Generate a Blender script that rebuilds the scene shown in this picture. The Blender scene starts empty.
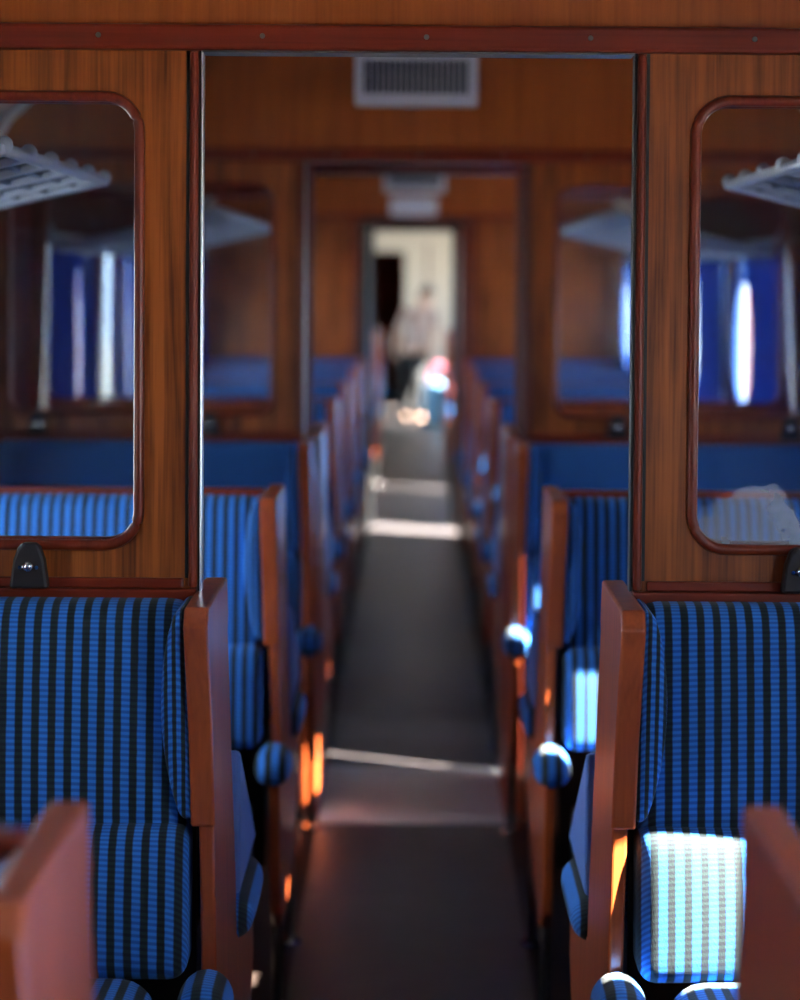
import bpy, bmesh, math, random
from mathutils import Vector, Matrix
from mathutils.geometry import tessellate_polygon

random.seed(4)
C = bpy.context.scene.collection
PI = math.pi

# ------------------------------------------------------------------ scene constants (metres)
EYE = 1.65                      # camera height
Y_NEAR = 3.25                   # first glazed partition
Y_MID = 6.34                    # front wall of the middle passage
Y_MID_B = 6.97                  # back wall of the middle passage
Y_END = 12.68                   # end wall of the saloon
Y_VEST = 13.80                  # far wall of the vestibule
HALF = 1.275                    # inner half width of the coach
Z_SEAT = 1.168                  # top of the seat backs = foot of the partitions
Z_HEAD = 1.995                  # underside of the headers
OPEN = 0.3375                    # half width of the openings

# ------------------------------------------------------------------ materials
MATS = {}


def new_mat(name):
    m = bpy.data.materials.new(name)
    m.use_nodes = True
    nt = m.node_tree
    nt.nodes.clear()
    out = nt.nodes.new('ShaderNodeOutputMaterial')
    return m, nt, out


def principled(nt, out, **kw):
    b = nt.nodes.new('ShaderNodeBsdfPrincipled')
    for k, v in kw.items():
        b.inputs[k].default_value = v
    nt.links.new(b.outputs[0], out.inputs[0])
    return b


def rgb(r, g, b):
    f = lambda c: ((c / 255 + 0.055) / 1.055) ** 2.4 if c > 10 else c / 255 / 12.92
    return (f(r), f(g), f(b), 1)


def plain(name, col, rough=0.5, metal=0.0, coat=0.0, noise=0.0):
    if name in MATS:
        return MATS[name]
    m, nt, out = new_mat(name)
    b = principled(nt, out, Roughness=rough, Metallic=metal)
    b.inputs['Base Color'].default_value = col
    b.inputs['Coat Weight'].default_value = coat
    if noise:
        tc = nt.nodes.new('ShaderNodeTexCoord')
        n = nt.nodes.new('ShaderNodeTexNoise')
        n.inputs['Scale'].default_value = 9
        n.inputs['Detail'].default_value = 6
        nt.links.new(tc.outputs['Object'], n.inputs['Vector'])
        mx = nt.nodes.new('ShaderNodeMix')
        mx.data_type = 'RGBA'
        mx.inputs[6].default_value = tuple(c * (1 - noise) for c in col[:3]) + (1,)
        mx.inputs[7].default_value = tuple(min(1, c * (1 + noise)) for c in col[:3]) + (1,)
        nt.links.new(n.outputs['Fac'], mx.inputs[0])
        nt.links.new(mx.outputs[2], b.inputs['Base Color'])
    MATS[name] = m
    return m


def wood(name, light, dark, grain='z', rough=0.32, coat=0.35, fine=1.0, contrast=1.0, spec=0.35, coat_rough=0.12):
    """varnished timber, the grain runs along one axis"""
    if name in MATS:
        return MATS[name]
    m, nt, out = new_mat(name)
    b = principled(nt, out, Roughness=rough)
    b.inputs['Coat Weight'].default_value = coat
    b.inputs['Coat Roughness'].default_value = coat_rough
    b.inputs['Specular IOR Level'].default_value = spec
    tc = nt.nodes.new('ShaderNodeTexCoord')
    mp = nt.nodes.new('ShaderNodeMapping')
    sc = [38 * fine, 38 * fine, 38 * fine]
    sc['xyz'.index(grain)] = 1.6 * fine
    mp.inputs['Scale'].default_value = sc
    nt.links.new(tc.outputs['Object'], mp.inputs['Vector'])
    n1 = nt.nodes.new('ShaderNodeTexNoise')
    n1.inputs['Scale'].default_value = 1.0
    n1.inputs['Detail'].default_value = 5
    n1.inputs['Distortion'].default_value = 0.9
    nt.links.new(mp.outputs[0], n1.inputs['Vector'])
    mp2 = nt.nodes.new('ShaderNodeMapping')
    sc2 = [190 * fine] * 3
    sc2['xyz'.index(grain)] = 5 * fine
    mp2.inputs['Scale'].default_value = sc2
    nt.links.new(tc.outputs['Object'], mp2.inputs['Vector'])
    n2 = nt.nodes.new('ShaderNodeTexNoise')
    n2.inputs['Detail'].default_value = 3
    n2.inputs['Scale'].default_value = 1.0
    nt.links.new(mp2.outputs[0], n2.inputs['Vector'])
    n3 = nt.nodes.new('ShaderNodeTexNoise')           # wear and blotches
    n3.inputs['Scale'].default_value = 6
    n3.inputs['Detail'].default_value = 4
    nt.links.new(tc.outputs['Object'], n3.inputs['Vector'])
    ad = nt.nodes.new('ShaderNodeMath')
    ad.operation = 'MULTIPLY_ADD'
    nt.links.new(n2.outputs['Fac'], ad.inputs[0])
    ad.inputs[1].default_value = 0.55
    nt.links.new(n1.outputs['Fac'], ad.inputs[2])
    ad2 = nt.nodes.new('ShaderNodeMath')
    ad2.operation = 'MULTIPLY_ADD'
    nt.links.new(n3.outputs['Fac'], ad2.inputs[0])
    ad2.inputs[1].default_value = 0.4
    nt.links.new(ad.outputs[0], ad2.inputs[2])
    rp = nt.nodes.new('ShaderNodeValToRGB')
    e = rp.color_ramp.elements
    mid = 0.98
    e[0].position = mid - 0.28 / contrast
    e[0].color = dark
    e[1].position = mid + 0.22 / contrast
    e[1].color = light
    if e[1].position > 1.0:
        # ramp input is scaled so that it stays within 0..1
        pass
    sc_ = nt.nodes.new('ShaderNodeMath')
    sc_.operation = 'MULTIPLY'
    sc_.inputs[1].default_value = 0.5
    nt.links.new(ad2.outputs[0], sc_.inputs[0])
    e[0].position *= 0.5
    e[1].position = (mid + 0.22 / contrast) * 0.5
    nt.links.new(sc_.outputs[0], rp.inputs[0])
    nt.links.new(rp.outputs[0], b.inputs['Base Color'])
    bp = nt.nodes.new('ShaderNodeBump')
    bp.inputs['Strength'].default_value = 0.08
    bp.inputs['Distance'].default_value = 0.002
    nt.links.new(n2.outputs['Fac'], bp.inputs['Height'])
    nt.links.new(bp.outputs[0], b.inputs['Normal'])
    MATS[name] = m
    return m


def moquette(name, stripe_axis, period=0.0243, offset=0.0):
    """blue and black-green striped seat cloth with a fine cross weave"""
    if name in MATS:
        return MATS[name]
    m, nt, out = new_mat(name)
    b = principled(nt, out, Roughness=0.85)
    b.inputs['Sheen Weight'].default_value = 0.06
    b.inputs['Sheen Roughness'].default_value = 0.5
    tc = nt.nodes.new('ShaderNodeTexCoord')
    sp = nt.nodes.new('ShaderNodeSeparateXYZ')
    nt.links.new(tc.outputs['Object'], sp.inputs[0])

    def math_(op, a, bb=None, c=None):
        n = nt.nodes.new('ShaderNodeMath')
        n.operation = op
        for i, v in enumerate((a, bb, c)):
            if v is None:
                continue
            if isinstance(v, (int, float)):
                n.inputs[i].default_value = v
            else:
                nt.links.new(v, n.inputs[i])
        return n.outputs[0]
    s = sp.outputs[stripe_axis.upper()]
    if stripe_axis == 'x':
        t = math_('ADD', sp.outputs['Z'], math_('MULTIPLY', sp.outputs['Y'], 1.0))
    else:
        t = sp.outputs['Z']
    wob = nt.nodes.new('ShaderNodeTexNoise')
    wob.inputs['Scale'].default_value = 60
    nt.links.new(tc.outputs['Object'], wob.inputs['Vector'])
    s = math_('ADD', s, math_('MULTIPLY', wob.outputs['Fac'], 0.0016))
    wave = math_('SINE', math_('MULTIPLY', math_('ADD', s, offset), 2 * PI / period))
    stripe = nt.nodes.new('ShaderNodeMapRange')
    nt.links.new(wave, stripe.inputs['Value'])
    stripe.inputs['From Min'].default_value = -0.30
    stripe.inputs['From Max'].default_value = 0.22
    wave2 = math_('SINE', math_('MULTIPLY', t, 2 * PI / 0.0098))
    check = nt.nodes.new('ShaderNodeMapRange')
    nt.links.new(wave2, check.inputs['Value'])
    check.inputs['From Min'].default_value = -0.5
    check.inputs['From Max'].default_value = 0.5

    def mix(f, a, bb):
        n = nt.nodes.new('ShaderNodeMix')
        n.data_type = 'RGBA'
        nt.links.new(f, n.inputs[0])
        for i, v in ((6, a), (7, bb)):
            if isinstance(v, tuple):
                n.inputs[i].default_value = v
            else:
                nt.links.new(v, n.inputs[i])
        return n.outputs[2]
    blue = mix(check.outputs[0], (0.012, 0.105, 0.40, 1), (0.024, 0.205, 0.66, 1))
    black = mix(check.outputs[0], (0.004, 0.007, 0.014, 1), (0.010, 0.025, 0.027, 1))
    col = mix(stripe.outputs[0], black, blue)
    nt.links.new(col, b.inputs['Base Color'])
    fz = nt.nodes.new('ShaderNodeTexNoise')
    fz.inputs['Scale'].default_value = 420
    nt.links.new(tc.outputs['Object'], fz.inputs['Vector'])
    bp = nt.nodes.new('ShaderNodeBump')
    bp.inputs['Strength'].default_value = 0.25
    bp.inputs['Distance'].default_value = 0.002
    nt.links.new(fz.outputs['Fac'], bp.inputs['Height'])
    nt.links.new(bp.outputs[0], b.inputs['Normal'])
    MATS[name] = m
    return m


def glass(name, smudge=None, dust=0.02):
    """thin pane: clear, with a Fresnel reflection and a little dust; smudge = (x, z, rx, rz) of a fogged patch"""
    if name in MATS:
        return MATS[name]
    m, nt, out = new_mat(name)
    tr = nt.nodes.new('ShaderNodeBsdfTransparent')
    tr.inputs[0].default_value = (0.93, 0.95, 0.96, 1)
    gl = nt.nodes.new('ShaderNodeBsdfGlossy')
    gl.inputs['Roughness'].default_value = 0.01
    fr = nt.nodes.new('ShaderNodeFresnel')
    geo = nt.nodes.new('ShaderNodeNewGeometry')          # same reflection from both faces of the thin pane
    ior = nt.nodes.new('ShaderNodeMapRange')
    ior.inputs['To Min'].default_value = 1.45
    ior.inputs['To Max'].default_value = 1 / 1.45
    nt.links.new(geo.outputs['Backfacing'], ior.inputs['Value'])
    nt.links.new(ior.outputs[0], fr.inputs['IOR'])
    m1 = nt.nodes.new('ShaderNodeMixShader')
    nt.links.new(fr.outputs[0], m1.inputs[0])
    nt.links.new(tr.outputs[0], m1.inputs[1])
    nt.links.new(gl.outputs[0], m1.inputs[2])
    df = nt.nodes.new('ShaderNodeBsdfDiffuse')
    df.inputs[0].default_value = (0.75, 0.78, 0.82, 1)
    m2 = nt.nodes.new('ShaderNodeMixShader')
    nt.links.new(m1.outputs[0], m2.inputs[1])
    nt.links.new(df.outputs[0], m2.inputs[2])
    tc = nt.nodes.new('ShaderNodeTexCoord')
    nz = nt.nodes.new('ShaderNodeTexNoise')
    nz.inputs['Scale'].default_value = 14
    nz.inputs['Detail'].default_value = 6
    nt.links.new(tc.outputs['Object'], nz.inputs['Vector'])
    a = nt.nodes.new('ShaderNodeMath')
    a.operation = 'MULTIPLY'
    a.inputs[1].default_value = dust
    nt.links.new(nz.outputs['Fac'], a.inputs[0])
    fac = a.outputs[0]
    for (x, z, rx, rz, am) in (smudge or []):
        mp = nt.nodes.new('ShaderNodeMapping')
        mp.vector_type = 'TEXTURE'
        mp.inputs['Location'].default_value = (x, Y_NEAR, z)
        mp.inputs['Scale'].default_value = (rx, 1, rz)
        nt.links.new(tc.outputs['Object'], mp.inputs['Vector'])
        ln = nt.nodes.new('ShaderNodeVectorMath')
        ln.operation = 'LENGTH'
        nt.links.new(mp.outputs[0], ln.inputs[0])
        mr = nt.nodes.new('ShaderNodeMapRange')
        mr.interpolation_type = 'SMOOTHSTEP'
        mr.inputs['From Min'].default_value = 1.0
        mr.inputs['From Max'].default_value = 0.86
        wv = nt.nodes.new('ShaderNodeMath')                 # ragged outline
        wv.operation = 'MULTIPLY_ADD'
        nt.links.new(nz.outputs['Fac'], wv.inputs[0])
        wv.inputs[1].default_value = 0.9
        nt.links.new(ln.outputs['Value'], wv.inputs[2])
        ws = nt.nodes.new('ShaderNodeMath')
        ws.operation = 'SUBTRACT'
        nt.links.new(wv.outputs[0], ws.inputs[0])
        ws.inputs[1].default_value = 0.45
        nt.links.new(ws.outputs[0], mr.inputs['Value'])
        nn = nt.nodes.new('ShaderNodeMapRange')
        nt.links.new(nz.outputs['Fac'], nn.inputs['Value'])
        nn.inputs['From Min'].default_value = 0.3
        nn.inputs['From Max'].default_value = 0.7
        nn.inputs['To Min'].default_value = am * 0.45
        nn.inputs['To Max'].default_value = am
        mu = nt.nodes.new('ShaderNodeMath')
        mu.operation = 'MULTIPLY'
        nt.links.new(mr.outputs[0], mu.inputs[0])
        nt.links.new(nn.outputs[0], mu.inputs[1])
        mx = nt.nodes.new('ShaderNodeMath')
        mx.operation = 'MAXIMUM'
        nt.links.new(fac, mx.inputs[0])
        nt.links.new(mu.outputs[0], mx.inputs[1])
        fac = mx.outputs[0]
    nt.links.new(fac, m2.inputs[0])
    nt.links.new(m2.outputs[0], out.inputs[0])
    MATS[name] = m
    return m


def curtain_cloth(name, col, trans):
    if name in MATS:
        return MATS[name]
    m, nt, out = new_mat(name)
    d = nt.nodes.new('ShaderNodeBsdfDiffuse')
    t = nt.nodes.new('ShaderNodeBsdfTranslucent')
    tc = nt.nodes.new('ShaderNodeTexCoord')
    v = nt.nodes.new('ShaderNodeTexNoise')
    v.inputs['Scale'].default_value = 25
    nt.links.new(tc.outputs['Object'], v.inputs['Vector'])
    mx = nt.nodes.new('ShaderNodeMix')
    mx.data_type = 'RGBA'
    mx.inputs[6].default_value = tuple(c * 0.7 for c in col[:3]) + (1,)
    mx.inputs[7].default_value = tuple(c * 1.2 for c in col[:3]) + (1,)
    nt.links.new(v.outputs['Fac'], mx.inputs[0])
    nt.links.new(mx.outputs[2], d.inputs[0])
    nt.links.new(mx.outputs[2], t.inputs[0])
    ms = nt.nodes.new('ShaderNodeMixShader')
    ms.inputs[0].default_value = trans
    nt.links.new(d.outputs[0], ms.inputs[1])
    nt.links.new(t.outputs[0], ms.inputs[2])
    nt.links.new(ms.outputs[0], out.inputs[0])
    MATS[name] = m
    return m


W_PANEL = wood('panel veneer', (0.42, 0.098, 0.012, 1), (0.26, 0.050, 0.006, 1), 'z', rough=0.40, coat=0.08, contrast=0.8)
W_STILE = wood('stile oak', (0.40, 0.098, 0.015, 1), (0.11, 0.021, 0.004, 1), 'z', rough=0.42, coat=0.08, contrast=1.25)
W_RAILX = wood('mahogany rail', (0.22, 0.024, 0.006, 1), (0.12, 0.011, 0.003, 1), 'x', rough=0.38, coat=0.12)
W_MAHZ = wood('mahogany upright', (0.22, 0.030, 0.009, 1), (0.12, 0.014, 0.005, 1), 'z', rough=0.36, coat=0.15)
W_END = wood('bench end mahogany', (0.46, 0.085, 0.018, 1), (0.30, 0.048, 0.011, 1), 'z', rough=0.36, coat=1.0, coat_rough=0.26)
W_DARK = wood('dark passage timber', (0.13, 0.017, 0.008, 1), (0.07, 0.009, 0.004, 1), 'z', rough=0.8, coat=0.0, spec=0.1)
FAB = moquette('striped moquette', 'x')
FAB_SIDE = moquette('striped moquette turned', 'x', period=0.0125)
FAB_PAD = moquette('striped moquette armrest', 'x', period=0.030, offset=0.004)
PLAIN_BLUE = plain('plain blue seat side cloth', (0.10, 0.21, 0.56, 1), 0.5, noise=0.12)
CREAM = plain('cream ceiling paint', (0.50, 0.44, 0.40, 1), 0.5, noise=0.04)
CREAM_WALL = plain('cream wall paint', (0.62, 0.56, 0.48, 1), 0.5, noise=0.05)
WHITE_TRIM = plain('white cornice paint', (0.85, 0.84, 0.78, 1), 0.4)
ALU = plain('brushed aluminium', (0.62, 0.64, 0.68, 1), 0.28, 1.0)
GREYMETAL = plain('grey enamelled rack metal', (0.42, 0.46, 0.56, 1), 0.38, 0.35)
CHROME = plain('chrome', (0.85, 0.86, 0.88, 1), 0.10, 1.0)
STEEL = plain('dull screw steel', (0.20, 0.20, 0.20, 1), 0.4, 1.0)
BLACK = plain('black rubber', (0.008, 0.008, 0.009, 1), 0.5)
BRACKET = plain('black brown enamel', (0.014, 0.006, 0.006, 1), 0.55)
VENT_GREY = plain('pale grey vent enamel', (0.62, 0.60, 0.67, 1), 0.45)
VENT_SLOT = plain('dark vent slot', (0.015, 0.017, 0.022, 1), 0.6)
LAMP_WHITE = plain('milky lamp plastic', (0.62, 0.62, 0.70, 1), 0.35)
FLOOR = plain('dark grey linoleum', (0.060, 0.052, 0.056, 1), 0.42, noise=0.35)
UNDER = plain('dark brown seat base', (0.020, 0.010, 0.007, 1), 0.6)
CURTAIN = curtain_cloth('blue curtain cloth', (0.022, 0.060, 0.22, 1), 0.35)
RODS = plain('dark blue painted rack rod', (0.05, 0.085, 0.15, 1), 0.4, 0.2)
NET = plain('dark blue rack netting', (0.012, 0.035, 0.075, 1), 0.7)
SMUDGES = [(0.535, 1.245, 0.085, 0.098, 0.36), (0.475, 1.235, 0.07, 0.052, 0.32), (0.44, 1.245, 0.035, 0.055, 0.12), (0.62, 1.235, 0.07, 0.05, 0.2)]
GLASS = glass('window glass', dust=0.012)
GLASS_FOG = glass('fogged window glass', SMUDGES, dust=0.012)
GLASS_DUST = glass('dusty window glass', dust=0.03)

# ------------------------------------------------------------------ mesh helpers


def link(name, bm, mat, parent=None, bevel=0.0, seg=2, smooth=False, angle=35):
    me = bpy.data.meshes.new(name)
    bmesh.ops.recalc_face_normals(bm, faces=bm.faces)
    bm.to_mesh(me)
    bm.free()
    o = bpy.data.objects.new(name, me)
    C.objects.link(o)
    for mm in (mat if isinstance(mat, (list, tuple)) else [mat]):
        me.materials.append(mm)
    if parent is not None:
        o.parent = parent
    if smooth:
        for p in me.polygons:
            p.use_smooth = True
    if bevel:
        md = o.modifiers.new('bevel', 'BEVEL')
        md.width = bevel
        md.segments = seg
        md.limit_method = 'ANGLE'
        md.angle_limit = math.radians(angle)
        md.harden_normals = False
    return o


def thing(name, label, cat, loc=(0, 0, 0), group=None):
    o = bpy.data.objects.new(name, None)
    o.empty_display_size = 0.1
    C.objects.link(o)
    o.location = loc
    o['label'] = label
    o['category'] = cat
    if group:
        o['group'] = group
    return o


def tag(o, label, cat, group=None):
    o['label'] = label
    o['category'] = cat
    if group:
        o['group'] = group
    return o


def structure(name, bm, mat, **kw):
    o = link(name, bm, mat, **kw)
    o['kind'] = 'structure'
    return o


def copy_thing(o, parent=None):
    c = o.copy()
    C.objects.link(c)
    if parent is not None:
        c.parent = parent
    for ch in list(o.children):
        copy_thing(ch, c)
    return c


def box(bm, x0, x1, y0, y1, z0, z1):
    vs = [bm.verts.new((x, y, z)) for x in (x0, x1) for y in (y0, y1) for z in (z0, z1)]
    for f in ((0, 1, 3, 2), (4, 6, 7, 5), (0, 4, 5, 1), (2, 3, 7, 6), (0, 2, 6, 4), (1, 5, 7, 3)):
        bm.faces.new([vs[i] for i in f])
    return vs


def rrect(u0, u1, v0, v1, r, n=8):
    pts = []
    for cx, cy, a0 in ((u1 - r, v1 - r, 0), (u0 + r, v1 - r, 90), (u0 + r, v0 + r, 180), (u1 - r, v0 + r, 270)):
        for k in range(n + 1):
            a = math.radians(a0 + 90 * k / n)
            pts.append((cx + r * math.cos(a), cy + r * math.sin(a)))
    return pts


def prism(bm, outer, holes, w0, w1, axis, shear=None):
    """polygon (with holes) extruded from w0 to w1 along axis; (u,v) are the two other axes in order"""
    def P(u, v, w):
        if axis == 'y':
            p = [u, w, v]
        elif axis == 'x':
            p = [w, u, v]
        else:
            p = [u, v, w]
        if shear:
            p = shear(p)
        return p
    loops = [outer] + list(holes)
    tris = tessellate_polygon([[Vector((u, v, 0)) for u, v in lp] for lp in loops])
    flat = [p for lp in loops for p in lp]
    A = [bm.verts.new(P(u, v, w0)) for u, v in flat]
    B = [bm.verts.new(P(u, v, w1)) for u, v in flat]
    for t in tris:
        try:
            bm.faces.new([A[i] for i in t])
            bm.faces.new([B[i] for i in reversed(t)])
        except ValueError:
            pass
    k = 0
    for lp in loops:
        n = len(lp)
        for i in range(n):
            j = (i + 1) % n
            bm.faces.new((A[k + i], A[k + j], B[k + j], B[k + i]))
        k += n


def tube(bm, pts, r, n=10, closed=False, caps=True):
    pts = [Vector(p) for p in pts]
    rings = []
    m = len(pts)
    for i, p in enumerate(pts):
        if closed:
            d = (pts[(i + 1) % m] - pts[i - 1])
        else:
            d = (pts[min(i + 1, m - 1)] - pts[max(i - 1, 0)])
        d.normalize()
        up = Vector((0, 0, 1)) if abs(d.z) < 0.9 else Vector((0, 1, 0))
        a = d.cross(up).normalized()
        b = d.cross(a).normalized()
        rr = r[i] if isinstance(r, (list, tuple)) else r
        rings.append([bm.verts.new(p + a * rr * math.cos(2 * PI * k / n) + b * rr * math.sin(2 * PI * k / n)) for k in range(n)])
    for i in range(m if closed else m - 1):
        A, B = rings[i], rings[(i + 1) % m]
        off = 0
        if closed and i == m - 1:
            off = min(range(n), key=lambda s: (A[0].co - B[s].co).length)
        for k in range(n):
            bm.faces.new((A[k], A[(k + 1) % n], B[(k + 1 + off) % n], B[(k + off) % n]))
    if caps and not closed:
        bm.faces.new(rings[0])
        bm.faces.new(list(reversed(rings[-1])))


def disc(bm, c, r, h, axis='y', n=16, dome=0.0):
    """short cylinder from c along +axis"""
    ax = 'xyz'.index(axis)
    o1, o2 = [i for i in range(3) if i != ax]

    def ring(rr, hh):
        out = []
        for k in range(n):
            p = [c[0], c[1], c[2]]
            p[ax] += hh
            p[o1] += rr * math.cos(2 * PI * k / n)
            p[o2] += rr * math.sin(2 * PI * k / n)
            out.append(bm.verts.new(p))
        return out
    prof = [(r, 0), (r, h * 0.6)]
    if dome:
        prof += [(r * math.cos(a), h * 0.6 + dome * math.sin(a)) for a in (0.4, 0.8, 1.2)]
    else:
        prof += [(r * 0.85, h)]
    rs = [ring(*p) for p in prof]
    bm.faces.new(rs[0])
    for A, B in zip(rs, rs[1:]):
        for k in range(n):
            bm.faces.new((A[k], A[(k + 1) % n], B[(k + 1) % n], B[k]))
    bm.faces.new(rs[-1])


def cushion(x0, x1, y0, y1, z0, z1, r=0.03, n=10, bulge=(0, 0, 0, 0, 0, 0), shear=None, nx=None):
    """rounded, inflated upholstery block; bulge = -x,+x,-y,+y,-z,+z"""
    bm = bmesh.new()
    c = Vector(((x0 + x1) / 2, (y0 + y1) / 2, (z0 + z1) / 2))
    h = Vector(((x1 - x0) / 2, (y1 - y0) / 2, (z1 - z0) / 2))
    r = min(r, min(h) * 0.98)

    def samples(half):
        core = half - r
        a = [-half + r * (1 - math.cos(t)) for t in [i * PI / 2 / 4 for i in range(4)]]
        mid = [-core + 2 * core * i / n for i in range(n + 1)]
        return a + mid + [-v for v in reversed(a)]
    S = [samples(h[i]) for i in range(3)]
    cache = {}

    def vert(p):
        key = tuple(round(v, 5) for v in p)
        if key in cache:
            return cache[key]
        q = Vector(p)
        inner = Vector([max(-(h[i] - r), min(h[i] - r, q[i])) for i in range(3)])
        d = q - inner
        if d.length > 1e-9:
            q = inner + d.normalized() * r
        u = Vector([q[i] / h[i] for i in range(3)])
        for ax in range(3):
            o1, o2 = [i for i in range(3) if i != ax]
            w = max(0, 1 - abs(u[o1]) ** 2.5) * max(0, 1 - abs(u[o2]) ** 2.5)
            amt = bulge[2 * ax + (1 if u[ax] > 0 else 0)] * w * max(0, abs(u[ax])) ** 2
            q[ax] += math.copysign(amt, u[ax])
        q += c
        if shear:
            q = Vector(shear(q))
        cache[key] = bm.verts.new(q)
        return cache[key]
    for ax in range(3):
        o1, o2 = [i for i in range(3) if i != ax]
        for sgn in (-1, 1):
            A, B = S[o1], S[o2]
            for i in range(len(A) - 1):
                for j in range(len(B) - 1):
                    quad = []
                    for (a, b) in ((A[i], B[j]), (A[i + 1], B[j]), (A[i + 1], B[j + 1]), (A[i], B[j + 1])):
                        p = [0, 0, 0]
                        p[ax] = sgn * h[ax]
                        p[o1], p[o2] = a, b
                        quad.append(vert(p))
                    if len(set(quad)) >= 3:
                        try:
                            bm.faces.new([v for k, v in enumerate(quad) if v not in quad[:k]])
                        except ValueError:
                            pass
    return bm


# ------------------------------------------------------------------ the coach shell
WIN_Z0, WIN_Z1 = 0.98, 1.78
# (centre, half length) of the side windows
bays = [(1.09, 0.52), (2.53, 0.52), (4.02, 0.55), (5.56, 0.55), (7.69, 0.50), (9.11, 0.50), (10.54, 0.50), (11.97, 0.50)]
Y_BACK = -3.2


def side_wall(sgn):
    name = 'wall_right' if sgn > 0 else 'wall_left'
    holes = [rrect(c - w, c + w, WIN_Z0, WIN_Z1, 0.06, 5) for c, w in bays]
    if sgn > 0:
        holes.append(rrect(6.485, 6.585, 0.32, 1.86, 0.03, 4))        # slit of the passage door
        holes.append(rrect(12.98, 13.32, 0.30, 1.88, 0.04, 4))        # vestibule door light
    else:
        holes.append(rrect(6.44, 6.86, 0.25, 1.05, 0.05, 4))  # low opening added behind the seats, unseen, to light the passage
        holes.append(rrect(13.00, 13.50, 0.80, 1.85, 0.05, 4))  # opening added to bring ambient daylight into the vestibule
    bm = bmesh.new()
    prism(bm, [(Y_BACK, 0), (Y_VEST + 0.06, 0), (Y_VEST + 0.06, 2.02), (Y_BACK, 2.02)], holes, sgn * HALF, sgn * (HALF + 0.05), 'x')
    return structure(name, bm, W_DARK)


side_wall(-1)
side_wall(1)

bm = bmesh.new()
box(bm, -HALF - 0.05, HALF + 0.05, Y_BACK - 0.05, 29.5, -0.06, 0.0)
structure('floor', bm, UNDER)
bm = bmesh.new()
box(bm, -0.285, 0.285, Y_BACK, 29.0, 0.0, 0.003)
structure('floor_aisle', bm, FLOOR)

arc = [(1.275, 2.015), (1.262, 2.07), (1.225, 2.13), (1.16, 2.19), (1.02, 2.28), (0.85, 2.35), (0.6, 2.42), (0.3, 2.455), (0, 2.465)]
arc = [(-x, z) for x, z in arc] + [(x, z) for x, z in reversed(arc[:-1])]


def vault(name, y0, y1, mat):
    bm = bmesh.new()
    outer = [(x * 1.04, z + 0.05) for x, z in arc]
    prism(bm, arc + list(reversed(outer)), [], y0, y1, 'y')
    return structure(name, bm, mat)


vault('ceiling', Y_BACK - 0.05, Y_VEST + 0.06, CREAM)

bm = bmesh.new()
prism(bm, [(-1.3, 0), (1.3, 0), (1.3, 2.0)] + [(x, z) for x, z in reversed(arc)] + [(-1.3, 2.0)], [], Y_BACK - 0.05, Y_BACK, 'y')
structure('wall_back', bm, W_PANEL)

WIN_N = [0]


def next_window():
    WIN_N[0] += 1
    return 'window_%d' % WIN_N[0]


TRIM_N = [0]


def next_trim():
    TRIM_N[0] += 1
    return 'trim_%d' % TRIM_N[0]


def side_window(sgn, c, w, z0=WIN_Z0, z1=WIN_Z1, r=0.06):
    """frame bead and pane in the side wall"""
    bm = bmesh.new()
    xa, xb = sgn * (HALF - 0.012), sgn * (HALF + 0.02)
    prism(bm, rrect(c - w - 0.02, c + w + 0.02, z0 - 0.02, z1 + 0.02, r + 0.02, 5), [rrect(c - w + 0.012, c + w - 0.012, z0 + 0.012, z1 - 0.012, r, 5)], xa, xb, 'x')
    fr = structure(next_window(), bm, ALU, bevel=0.004)
    bm = bmesh.new()
    prism(bm, rrect(c - w, c + w, z0, z1, r, 5), [], sgn * (HALF + 0.024), sgn * (HALF + 0.028), 'x')
    link('glass_pane', bm, GLASS, fr)
    return fr


for s in (-1, 1):
    for c, w in bays:
        side_window(s, c, w)
side_window(-1, 6.65, 0.21, 0.25, 1.05, 0.05)  # frame and pane of the added low passage opening
side_window(-1, 13.25, 0.25, 0.80, 1.85, 0.05)  # frame and pane of the added vestibule opening

# ------------------------------------------------------------------ cross partitions


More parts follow.
